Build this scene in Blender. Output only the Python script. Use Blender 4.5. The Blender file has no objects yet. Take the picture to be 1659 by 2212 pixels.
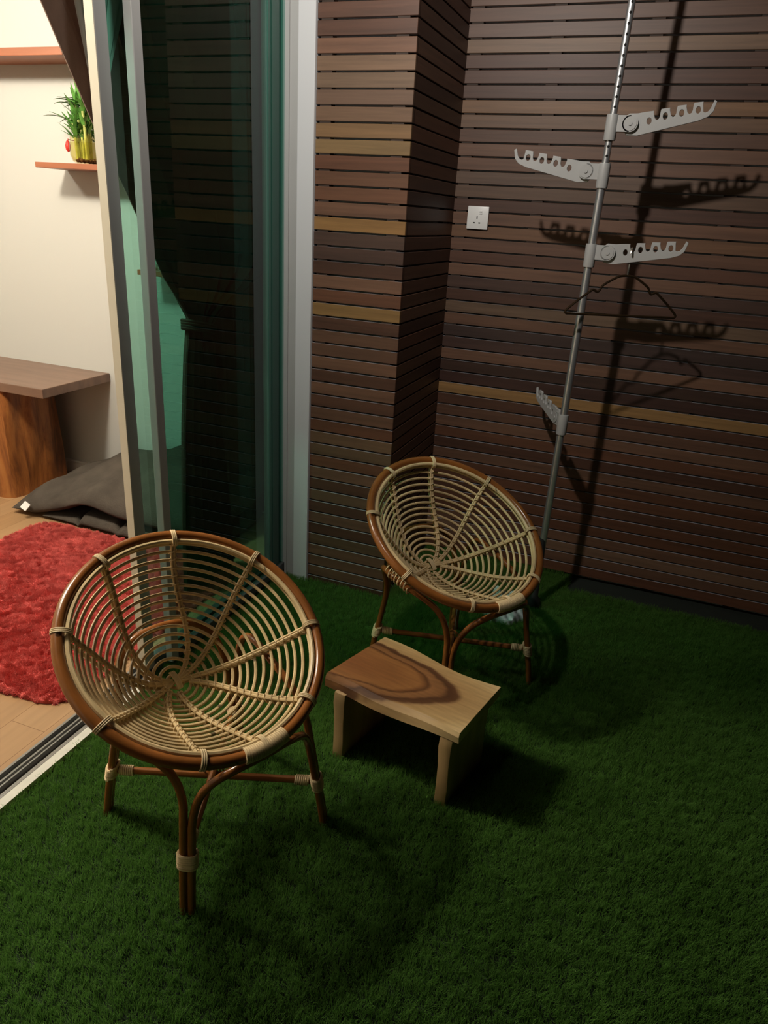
import bpy, bmesh, math, random
import numpy as np
from mathutils import Vector, Matrix
random.seed(7)
rng = np.random.default_rng(7)
D = bpy.data
SC = bpy.context.scene
COL = SC.collection
PI = math.pi

# ------------------------------------------------------------------ camera
CAM_H = 1.48
cam_d = D.cameras.new('camera')
cam = D.objects.new('camera', cam_d)
COL.objects.link(cam)
Rw = [[0.9308486700478628, 0.3610769721848606, 0.056072931329997674],
      [0.18548019991716683, -0.3346891596469793, -0.9238940750180653],
      [-0.3148298729612759, 0.8704059895086961, -0.37851758812316066]]
right, down, fwd = [Vector(r).normalized() for r in Rw]
M = Matrix((right, -down, -fwd)).transposed().to_4x4()
M.translation = (0, 0, CAM_H)
cam.matrix_world = M
cam_d.sensor_fit = 'VERTICAL'
cam_d.sensor_height = 36.0
cam_d.lens = 25.606
cam_d.clip_start = 0.02
SC.camera = cam

# ------------------------------------------------------------------ world, lights, exposure
w = D.worlds.new('night'); SC.world = w
w.use_nodes = True
w.node_tree.nodes['Background'].inputs[0].default_value = (0.35, 0.42, 0.6, 1)
w.node_tree.nodes['Background'].inputs[1].default_value = 0.004


def lamp(name, loc, power, col, radius):
    d = D.lights.new(name, 'POINT'); d.energy = power; d.color = col; d.shadow_soft_size = radius
    o = D.objects.new(name, d); COL.objects.link(o); o.location = loc
    return o


# adjustable ceiling spot of the balcony, turned towards the slatted walls
sp_d = D.lights.new('balcony_ceiling_spot', 'SPOT'); sp_d.energy = 96; sp_d.color = (1.0, 0.935, 0.86); sp_d.shadow_soft_size = 0.035
sp_d.spot_size = math.radians(120); sp_d.spot_blend = 1.0
sp_o = D.objects.new('balcony_ceiling_spot', sp_d); COL.objects.link(sp_o); sp_o.location = (-0.80, 1.22, 2.60)
sp_o.rotation_euler = (Vector((-0.86, 3.12, 1.66)) - sp_o.location).to_track_quat('-Z', 'Y').to_euler()
lamp('living_room_downlight', (-2.40, 1.34, 2.56), 162, (1.0, 0.905, 0.745), 0.13)
lamp('living_room_downlight', (-3.70, 1.35, 2.56), 56, (1.0, 0.905, 0.745), 0.13)
vs = SC.view_settings
SC.display_settings.display_device = 'sRGB'
vs.view_transform = 'Standard'; vs.look = 'None'; vs.gamma = 1.0; vs.use_curve_mapping = False
vs.exposure = 0.0


# ------------------------------------------------------------------ materials
def srgb(r, g, b):
    f = lambda c: (c / 255 / 12.92) if c / 255 <= 0.04045 else ((c / 255 + 0.055) / 1.055) ** 2.4
    return (f(r), f(g), f(b), 1)


def newmat(name):
    m = D.materials.new(name); m.use_nodes = True
    nt = m.node_tree
    return m, nt, nt.nodes['Principled BSDF']


def node(nt, t, **kw):
    n = nt.nodes.new(t)
    for k, v in kw.items():
        setattr(n, k, v)
    return n


def mat(name, col, rough=0.6, metal=0.0, var=0.12, scale=(8, 8, 8), bump=0.0, bscale=60, spec=0.5, coat=0.0):
    """plain material with a procedural noise variation of its own colour"""
    m, nt, p = newmat(name)
    tc = node(nt, 'ShaderNodeTexCoord'); mp = node(nt, 'ShaderNodeMapping')
    mp.inputs['Scale'].default_value = scale
    nt.links.new(tc.outputs['Object'], mp.inputs['Vector'])
    n = node(nt, 'ShaderNodeTexNoise'); n.inputs['Scale'].default_value = 1.0; n.inputs['Detail'].default_value = 5
    nt.links.new(mp.outputs[0], n.inputs['Vector'])
    r = node(nt, 'ShaderNodeValToRGB')
    c = np.array(col[:3])
    r.color_ramp.elements[0].position = 0.3; r.color_ramp.elements[1].position = 0.7
    r.color_ramp.elements[0].color = (*(c * (1 - var)), 1)
    r.color_ramp.elements[1].color = (*np.minimum(c * (1 + var), 1), 1)
    nt.links.new(n.outputs['Fac'], r.inputs[0]); nt.links.new(r.outputs[0], p.inputs['Base Color'])
    p.inputs['Roughness'].default_value = rough; p.inputs['Metallic'].default_value = metal
    p.inputs['Specular IOR Level'].default_value = spec
    p.inputs['Coat Weight'].default_value = coat
    if bump:
        b = node(nt, 'ShaderNodeBump'); b.inputs['Strength'].default_value = bump; b.inputs['Distance'].default_value = 0.004
        n2 = node(nt, 'ShaderNodeTexNoise'); n2.inputs['Scale'].default_value = bscale; n2.inputs['Detail'].default_value = 4
        nt.links.new(tc.outputs['Object'], n2.inputs['Vector'])
        nt.links.new(n2.outputs['Fac'], b.inputs['Height']); nt.links.new(b.outputs[0], p.inputs['Normal'])
    return m


def rattan(name, col, rough, spots):
    """cane: lengthwise tone drift and small dark node marks"""
    m, nt, p = newmat(name)
    tc = node(nt, 'ShaderNodeTexCoord')
    n = node(nt, 'ShaderNodeTexNoise'); n.inputs['Scale'].default_value = 9; n.inputs['Detail'].default_value = 6
    nt.links.new(tc.outputs['Object'], n.inputs['Vector'])
    r = node(nt, 'ShaderNodeValToRGB'); c = np.array(col[:3])
    r.color_ramp.elements[0].position = 0.3; r.color_ramp.elements[1].position = 0.72
    r.color_ramp.elements[0].color = (*(c * 0.72), 1); r.color_ramp.elements[1].color = (*np.minimum(c * 1.2, 1), 1)
    nt.links.new(n.outputs['Fac'], r.inputs[0])
    n2 = node(nt, 'ShaderNodeTexNoise'); n2.inputs['Scale'].default_value = 34; n2.inputs['Detail'].default_value = 1
    nt.links.new(tc.outputs['Object'], n2.inputs['Vector'])
    r2 = node(nt, 'ShaderNodeValToRGB')
    r2.color_ramp.elements[0].position = spots; r2.color_ramp.elements[1].position = spots + 0.03
    r2.color_ramp.elements[0].color = (0, 0, 0, 1); r2.color_ramp.elements[1].color = (1, 1, 1, 1)
    nt.links.new(n2.outputs['Fac'], r2.inputs[0])
    mx = node(nt, 'ShaderNodeMix', data_type='RGBA')
    nt.links.new(r2.outputs[0], mx.inputs[0]); nt.links.new(r.outputs[0], mx.inputs[6])
    mx.inputs[7].default_value = (*(c * 0.22), 1)
    nt.links.new(mx.outputs[2], p.inputs['Base Color'])
    p.inputs['Roughness'].default_value = rough
    return m


MAT = {}
MAT['cane_pale'] = rattan('pale_rattan', (0.72, 0.54, 0.29), 0.42, 0.74)
MAT['cane_brown'] = rattan('varnished_brown_rattan', (0.27, 0.095, 0.022), 0.22, 0.76)
MAT['binding'] = rattan('pale_cane_binding', (0.72, 0.56, 0.33), 0.5, 0.8)
MAT['white_paint'] = mat('white_wall_paint', (0.78, 0.77, 0.75), 0.85, var=0.02, scale=(1, 1, 1), bump=0.1, bscale=300)
MAT['jamb_paint'] = mat('greyish_white_jamb_paint', (0.62, 0.63, 0.64), 0.8, var=0.03, scale=(3, 3, 1))
MAT['cream_paint'] = mat('cream_wall_paint', (0.58, 0.575, 0.54), 0.85, var=0.015, scale=(1, 1, 1))
MAT['lit_alu_edge'] = mat('warm_lit_alu_edge', (0.78, 0.72, 0.58), 0.5, var=0.03)  # warm room light on the aluminium door edge, put into the colour
MAT['alu'] = mat('grey_powder_coated_aluminium', (0.40, 0.40, 0.39), 0.42, var=0.03, metal=0.0)
MAT['shaded_alu'] = mat('shaded_aluminium_rail', (0.07, 0.07, 0.07), 0.45, var=0.05)  # same aluminium as the stiles, darkened to paint in the shade down there
MAT['track_metal'] = mat('dark_aluminium_track', (0.32, 0.32, 0.31), 0.3, metal=0.9, var=0.1)
MAT['chrome'] = mat('chromed_steel', (0.74, 0.75, 0.76), 0.33, metal=0.85, var=0.03)
MAT['grey_plastic'] = mat('grey_plastic', (0.41, 0.41, 0.40), 0.45, var=0.04)
MAT['white_plastic'] = mat('white_plastic', (0.88, 0.88, 0.85), 0.35, var=0.02)
MAT['black'] = mat('black_plastic', (0.02, 0.02, 0.02), 0.5, var=0.1)
MAT['hanger_metal'] = mat('brown_coated_hanger_wire', (0.05, 0.030, 0.014), 0.3, metal=0.5, var=0.25, scale=(30, 30, 30))
MAT['hook_metal'] = mat('bright_hook_wire', (0.6, 0.55, 0.45), 0.25, metal=0.9, var=0.1)
MAT['cushion'] = mat('grey_brown_brushed_fabric', (0.075, 0.062, 0.050), 0.95, var=0.18, scale=(14, 14, 14), bump=0.5, bscale=180, spec=0.15)
MAT['curtain'] = mat('dark_brown_curtain_cloth', (0.16, 0.112, 0.09), 0.9, var=0.12, scale=(30, 30, 4), bump=0.3, bscale=400, spec=0.2)
def translucent(m, amount):
    """cloth that lets some light through"""
    nt = m.node_tree; p = nt.nodes['Principled BSDF']; out = [q for q in nt.nodes if q.type == 'OUTPUT_MATERIAL'][0]
    t = node(nt, 'ShaderNodeBsdfTranslucent'); mx = node(nt, 'ShaderNodeMixShader'); mx.inputs[0].default_value = amount
    src = p.inputs['Base Color'].links[0].from_socket
    nt.links.new(src, t.inputs[0]); nt.links.new(p.outputs[0], mx.inputs[1]); nt.links.new(t.outputs[0], mx.inputs[2])
    nt.links.new(mx.outputs[0], out.inputs[0])


translucent(MAT['curtain'], 0.5)
MAT['sheer'] = mat('white_sheer_cloth', (0.62, 0.57, 0.53), 0.9, var=0.06, scale=(40, 40, 2))
MAT['shelf_wood'] = mat('reddish_shelf_wood', (0.33, 0.115, 0.055), 0.4, var=0.2, scale=(2, 20, 20))
MAT['bench_top'] = mat('brown_bench_wood', (0.20, 0.115, 0.078), 0.36, var=0.2, scale=(2.5, 25, 10))
MAT['cloth_white'] = mat('crumpled_pale_cloth', (0.55, 0.60, 0.62), 0.85, var=0.15, scale=(20, 20, 20))
MAT['leaf'] = mat('bamboo_leaf', (0.10, 0.27, 0.045), 0.45, var=0.45, scale=(25, 25, 25))
MAT['stalk'] = mat('bamboo_stalk', (0.42, 0.45, 0.12), 0.4, var=0.25, scale=(30, 30, 30))
MAT['red_cloth'] = mat('red_ribbon', (0.62, 0.03, 0.02), 0.5, var=0.15)
MAT['gravel'] = mat('dark_pebbles', (0.10, 0.05, 0.03), 0.6, var=0.5, scale=(60, 60, 60))
MAT['soffit'] = mat('dark_grey_balcony_soffit', (0.07, 0.07, 0.07), 0.9, var=0.1, scale=(3, 3, 3))
MAT['concrete'] = mat('dark_balcony_slab', (0.012, 0.018, 0.012), 0.9, var=0.2, scale=(6, 6, 6))
MAT['turf_base'] = mat('dark_turf_backing', (0.006, 0.018, 0.005), 0.95, var=0.3, scale=(40, 40, 40))
MAT['kerb'] = mat('pale_sill_stone', (0.62, 0.61, 0.54), 0.7, var=0.08, scale=(20, 20, 20))


def perforated():
    """chromed tube with a column of small round holes down its front"""
    m, nt, p = newmat('perforated_chromed_steel')
    tc = node(nt, 'ShaderNodeTexCoord'); sx = node(nt, 'ShaderNodeSeparateXYZ')
    nt.links.new(tc.outputs['Object'], sx.inputs[0])
    def mth(op, a, b=None):
        q = node(nt, 'ShaderNodeMath', operation=op)
        for i, v_ in enumerate((a, b)):
            if v_ is None: continue
            if isinstance(v_, (int, float)): q.inputs[i].default_value = v_
            else: nt.links.new(v_, q.inputs[i])
        return q.outputs[0]
    zc = mth('SUBTRACT', mth('FRACT', mth('MULTIPLY', sx.outputs['Z'], 1 / 0.0285)), 0.5)
    zc = mth('MULTIPLY', zc, 0.0285)
    xc = mth('SUBTRACT', mth('SUBTRACT', sx.outputs['X'], mth('MULTIPLY', sx.outputs['Z'], 0.0105)), 0.002)
    d = mth('SQRT', mth('ADD', mth('MULTIPLY', zc, zc), mth('MULTIPLY', xc, xc)))
    hole = mth('MULTIPLY', mth('LESS_THAN', d, 0.0042), mth('LESS_THAN', sx.outputs['Y'], 0.0))
    mx = node(nt, 'ShaderNodeMix', data_type='RGBA')
    nt.links.new(hole, mx.inputs[0]); mx.inputs[6].default_value = (0.74, 0.75, 0.76, 1); mx.inputs[7].default_value = (0.01, 0.01, 0.01, 1)
    nt.links.new(mx.outputs[2], p.inputs['Base Color'])
    nt.links.new(mth('SUBTRACT', 0.85, mth('MULTIPLY', hole, 0.85)), p.inputs['Metallic'])
    p.inputs['Roughness'].default_value = 0.33
    return m


MAT['perforated'] = perforated()


def attr_wood(name, attr, gx, rough):
    """boards: each board's own tone from a colour attribute, lengthwise grain on top"""
    m, nt, p = newmat(name)
    a = node(nt, 'ShaderNodeAttribute', attribute_name=attr)
    tc = node(nt, 'ShaderNodeTexCoord'); mp = node(nt, 'ShaderNodeMapping'); mp.inputs['Scale'].default_value = gx
    nt.links.new(tc.outputs['Object'], mp.inputs['Vector'])
    n = node(nt, 'ShaderNodeTexNoise'); n.inputs['Scale'].default_value = 1; n.inputs['Detail'].default_value = 7
    n.inputs['Roughness'].default_value = 0.65; n.inputs['Distortion'].default_value = 0.4
    nt.links.new(mp.outputs[0], n.inputs['Vector'])
    mr = node(nt, 'ShaderNodeMapRange'); mr.inputs[1].default_value = 0.25; mr.inputs[2].default_value = 0.75
    mr.inputs[3].default_value = 0.7; mr.inputs[4].default_value = 1.3
    nt.links.new(n.outputs['Fac'], mr.inputs[0])
    mx = node(nt, 'ShaderNodeMix', data_type='RGBA', blend_type='MULTIPLY'); mx.inputs[0].default_value = 1
    nt.links.new(a.outputs['Color'], mx.inputs[6]); nt.links.new(mr.outputs[0], mx.inputs[7])
    nt.links.new(mx.outputs[2], p.inputs['Base Color'])
    p.inputs['Roughness'].default_value = rough
    b = node(nt, 'ShaderNodeBump'); b.inputs['Strength'].default_value = 0.15; b.inputs['Distance'].default_value = 0.002
    nt.links.new(n.outputs['Fac'], b.inputs['Height']); nt.links.new(b.outputs[0], p.inputs['Normal'])
    return m


MAT['slat'] = attr_wood('weathered_hardwood_slats', 'tone', (2.2, 2.2, 55), 0.5)
MAT['batten'] = mat('dark_batten_wood', (0.035, 0.02, 0.013), 0.7, var=0.2)


def floor_boards():
    m, nt, p = newmat('light_oak_floor_boards')
    tc = node(nt, 'ShaderNodeTexCoord'); mp = node(nt, 'ShaderNodeMapping')
    mp.inputs['Rotation'].default_value = (0, 0, PI / 2)
    nt.links.new(tc.outputs['Object'], mp.inputs['Vector'])
    bk = node(nt, 'ShaderNodeTexBrick'); bk.offset = 0.37
    bk.inputs['Scale'].default_value = 1; bk.inputs['Mortar Size'].default_value = 0.0012
    bk.inputs['Brick Width'].default_value = 1.3; bk.inputs['Row Height'].default_value = 0.125
    bk.inputs['Color1'].default_value = (0.40, 0.245, 0.125, 1); bk.inputs['Color2'].default_value = (0.345, 0.20, 0.095, 1)
    bk.inputs['Mortar'].default_value = (0.2, 0.1, 0.04, 1)
    nt.links.new(mp.outputs[0], bk.inputs['Vector'])
    mp2 = node(nt, 'ShaderNodeMapping'); mp2.inputs['Scale'].default_value = (40, 2.5, 1)
    nt.links.new(tc.outputs['Object'], mp2.inputs['Vector'])
    n = node(nt, 'ShaderNodeTexNoise'); n.inputs['Scale'].default_value = 1; n.inputs['Detail'].default_value = 6
    nt.links.new(mp2.outputs[0], n.inputs['Vector'])
    mr = node(nt, 'ShaderNodeMapRange'); mr.inputs[3].default_value = 0.8; mr.inputs[4].default_value = 1.2
    nt.links.new(n.outputs['Fac'], mr.inputs[0])
    mx = node(nt, 'ShaderNodeMix', data_type='RGBA', blend_type='MULTIPLY'); mx.inputs[0].default_value = 1
    nt.links.new(bk.outputs['Color'], mx.inputs[6]); nt.links.new(mr.outputs[0], mx.inputs[7])
    nt.links.new(mx.outputs[2], p.inputs['Base Color']); p.inputs['Roughness'].default_value = 0.35
    return m


MAT['floor_boards'] = floor_boards()


def tinted_glass():
    m = D.materials.new('green_tinted_glass'); m.use_nodes = True
    nt = m.node_tree; nt.nodes.clear()
    out = node(nt, 'ShaderNodeOutputMaterial')
    tr = node(nt, 'ShaderNodeBsdfTransparent'); tr.inputs[0].default_value = (0.55, 0.76, 0.71, 1)   # per face; a pane has two
    gl = node(nt, 'ShaderNodeBsdfGlossy'); gl.inputs['Roughness'].default_value = 0.0
    fr = node(nt, 'ShaderNodeFresnel'); fr.inputs['IOR'].default_value = 1.52
    # fresnel of the outward side on both faces of the thin pane
    geo = node(nt, 'ShaderNodeNewGeometry')
    ml = node(nt, 'ShaderNodeMath', operation='SUBTRACT'); ml.inputs[0].default_value = 1.0
    nt.links.new(geo.outputs['Backfacing'], ml.inputs[1])
    m2 = node(nt, 'ShaderNodeMath', operation='MULTIPLY')
    nt.links.new(fr.outputs[0], m2.inputs[0]); nt.links.new(ml.outputs[0], m2.inputs[1])
    mix = node(nt, 'ShaderNodeMixShader')
    nt.links.new(m2.outputs[0], mix.inputs[0]); nt.links.new(tr.outputs[0], mix.inputs[1]); nt.links.new(gl.outputs[0], mix.inputs[2])
    nt.links.new(mix.outputs[0], out.inputs[0])
    return m


MAT['glass'] = tinted_glass()


def clear_glass(name, col):
    m = D.materials.new(name); m.use_nodes = True
    nt = m.node_tree; nt.nodes.clear()
    out = node(nt, 'ShaderNodeOutputMaterial')
    tr = node(nt, 'ShaderNodeBsdfTransparent'); tr.inputs[0].default_value = col
    gl = node(nt, 'ShaderNodeBsdfGlossy'); gl.inputs['Roughness'].default_value = 0.03
    fr = node(nt, 'ShaderNodeFresnel'); fr.inputs['IOR'].default_value = 1.45
    geo = node(nt, 'ShaderNodeNewGeometry')
    ml = node(nt, 'ShaderNodeMath', operation='SUBTRACT'); ml.inputs[0].default_value = 1.0
    nt.links.new(geo.outputs['Backfacing'], ml.inputs[1])
    m2 = node(nt, 'ShaderNodeMath', operation='MULTIPLY')
    nt.links.new(fr.outputs[0], m2.inputs[0]); nt.links.new(ml.outputs[0], m2.inputs[1])
    mix = node(nt, 'ShaderNodeMixShader')
    nt.links.new(m2.outputs[0], mix.inputs[0]); nt.links.new(tr.outputs[0], mix.inputs[1]); nt.links.new(gl.outputs[0], mix.inputs[2])
    nt.links.new(mix.outputs[0], out.inputs[0])
    return m


MAT['vase_glass'] = clear_glass('yellowish_vase_glass', (0.97, 0.945, 0.82, 1))
MAT['water'] = clear_glass('vase_water', (0.95, 0.94, 0.76, 1))


def fibre(name, c_lo, c_hi, rough, scale, spec=0.3):
    """blade / pile material, tone varying over patches and from root to tip"""
    m, nt, p = newmat(name)
    tc = node(nt, 'ShaderNodeTexCoord')
    n = node(nt, 'ShaderNodeTexNoise'); n.inputs['Scale'].default_value = scale; n.inputs['Detail'].default_value = 3
    nt.links.new(tc.outputs['Object'], n.inputs['Vector'])
    hi = node(nt, 'ShaderNodeHairInfo')
    ad = node(nt, 'ShaderNodeMath', operation='MULTIPLY_ADD'); ad.inputs[1].default_value = 0.55; 
    nt.links.new(hi.outputs['Random'], ad.inputs[0]); nt.links.new(n.outputs['Fac'], ad.inputs[2])
    r = node(nt, 'ShaderNodeValToRGB')
    r.color_ramp.elements[0].position = 0.35; r.color_ramp.elements[1].position = 1.05
    r.color_ramp.elements[0].color = c_lo; r.color_ramp.elements[1].color = c_hi
    nt.links.new(ad.outputs[0], r.inputs[0]); nt.links.new(r.outputs[0], p.inputs['Base Color'])
    p.inputs['Roughness'].default_value = rough; p.inputs['Specular IOR Level'].default_value = spec
    return m


MAT['turf'] = fibre('artificial_turf_blades', (0.070, 0.190, 0.022, 1), (0.170, 0.350, 0.075, 1), 0.5, 2.5, 0.3)
translucent(MAT['turf'], 0.45)   # thin plastic blades let light through
MAT['rug'] = fibre('red_rug_pile', (0.52, 0.085, 0.075, 1), (0.74, 0.155, 0.135, 1), 0.85, 10, 0.15)


def stool_top_mat():
    """pale sapwood with a brown, dark-ringed heartwood figure running in from one end"""
    m, nt, p = newmat('two_tone_slab_wood')
    tc = node(nt, 'ShaderNodeTexCoord')
    nz = node(nt, 'ShaderNodeTexNoise'); nz.inputs['Scale'].default_value = 7; nz.inputs['Detail'].default_value = 3
    nt.links.new(tc.outputs['Object'], nz.inputs['Vector'])
    sub = node(nt, 'ShaderNodeVectorMath', operation='SUBTRACT'); sub.inputs[1].default_value = (0.5, 0.5, 0.5)
    nt.links.new(nz.outputs['Color'], sub.inputs[0])
    sc = node(nt, 'ShaderNodeVectorMath', operation='SCALE'); sc.inputs['Scale'].default_value = 0.07
    nt.links.new(sub.outputs[0], sc.inputs[0])
    add = node(nt, 'ShaderNodeVectorMath', operation='ADD')
    nt.links.new(tc.outputs['Object'], add.inputs[0]); nt.links.new(sc.outputs[0], add.inputs[1])
    mp = node(nt, 'ShaderNodeMapping', vector_type='TEXTURE')
    mp.inputs['Location'].default_value = (-0.20, 0.0, 0.24)
    mp.inputs['Rotation'].default_value = (0, 0, math.radians(5))
    mp.inputs['Scale'].default_value = (0.345, 0.122, 3.0)
    nt.links.new(add.outputs[0], mp.inputs['Vector'])
    ln = node(nt, 'ShaderNodeVectorMath', operation='LENGTH')
    nt.links.new(mp.outputs[0], ln.inputs[0])
    r = node(nt, 'ShaderNodeValToRGB')
    el = r.color_ramp.elements
    pts = [(0.0, (0.19, 0.070, 0.022)), (0.45, (0.21, 0.085, 0.027)), (0.66, (0.25, 0.108, 0.034)), (0.74, (0.085, 0.030, 0.010)),
           (0.78, (0.22, 0.100, 0.037)), (0.88, (0.19, 0.085, 0.031)), (0.93, (0.065, 0.025, 0.010)), (1.0, (0.10, 0.042, 0.017)),
           (1.05, (0.36, 0.22, 0.095)), (1.35, (0.46, 0.31, 0.14)), (1.6, (0.62, 0.46, 0.24)), (2.0, (0.50, 0.35, 0.17))]
    mrr = node(nt, 'ShaderNodeMath', operation='MULTIPLY'); mrr.inputs[1].default_value = 0.5
    nt.links.new(ln.outputs['Value'], mrr.inputs[0])
    el[0].position = 0; el[0].color = (*pts[0][1], 1); el[1].position = 1.0; el[1].color = (*pts[-1][1], 1)
    for q, c in pts[1:-1]:
        e = el.new(q / 2); e.color = (*c, 1)
    nt.links.new(mrr.outputs[0], r.inputs[0])
    mp2 = node(nt, 'ShaderNodeMapping'); mp2.inputs['Scale'].default_value = (9, 110, 60)
    nt.links.new(tc.outputs['Object'], mp2.inputs['Vector'])
    n2 = node(nt, 'ShaderNodeTexNoise'); n2.inputs['Scale'].default_value = 1; n2.inputs['Detail'].default_value = 5
    nt.links.new(mp2.outputs[0], n2.inputs['Vector'])
    mr = node(nt, 'ShaderNodeMapRange'); mr.inputs[3].default_value = 0.62; mr.inputs[4].default_value = 1.32
    nt.links.new(n2.outputs['Fac'], mr.inputs[0])
    mx = node(nt, 'ShaderNodeMix', data_type='RGBA', blend_type='MULTIPLY'); mx.inputs[0].default_value = 1
    nt.links.new(r.outputs[0], mx.inputs[6]); nt.links.new(mr.outputs[0], mx.inputs[7])
    nt.links.new(mx.outputs[2], p.inputs['Base Color'])
    p.inputs['Roughness'].default_value = 0.42
    return m


MAT['stool_top'] = stool_top_mat()
MAT['stool_leg'] = mat('pale_leg_wood', (0.40, 0.26, 0.12), 0.5, var=0.3, scale=(18, 18, 3))


def log_mat():
    m, nt, p = newmat('streaked_orange_log')
    tc = node(nt, 'ShaderNodeTexCoord'); mp = node(nt, 'ShaderNodeMapping'); mp.inputs['Scale'].default_value = (14, 14, 2.2)
    nt.links.new(tc.outputs['Object'], mp.inputs['Vector'])
    n = node(nt, 'ShaderNodeTexNoise'); n.inputs['Scale'].default_value = 1; n.inputs['Detail'].default_value = 8
    n.inputs['Roughness'].default_value = 0.7; n.inputs['Distortion'].default_value = 0.8
    nt.links.new(mp.outputs[0], n.inputs['Vector'])
    r = node(nt, 'ShaderNodeValToRGB'); el = r.color_ramp.elements
    el[0].position = 0.3; el[0].color = (0.045, 0.014, 0.005, 1)
    el[1].position = 0.75; el[1].color = (0.46, 0.21, 0.06, 1)
    e = el.new(0.42); e.color = (0.20, 0.065, 0.016, 1)
    e = el.new(0.55); e.color = (0.36, 0.13, 0.032, 1)
    nt.links.new(n.outputs['Fac'], r.inputs[0]); nt.links.new(r.outputs[0], p.inputs['Base Color'])
    p.inputs['Roughness'].default_value = 0.45
    b = node(nt, 'ShaderNodeBump'); b.inputs['Strength'].default_value = 0.4; b.inputs['Distance'].default_value = 0.01
    nt.links.new(n.outputs['Fac'], b.inputs['Height']); nt.links.new(b.outputs[0], p.inputs['Normal'])
    return m


MAT['log'] = log_mat()


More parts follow.
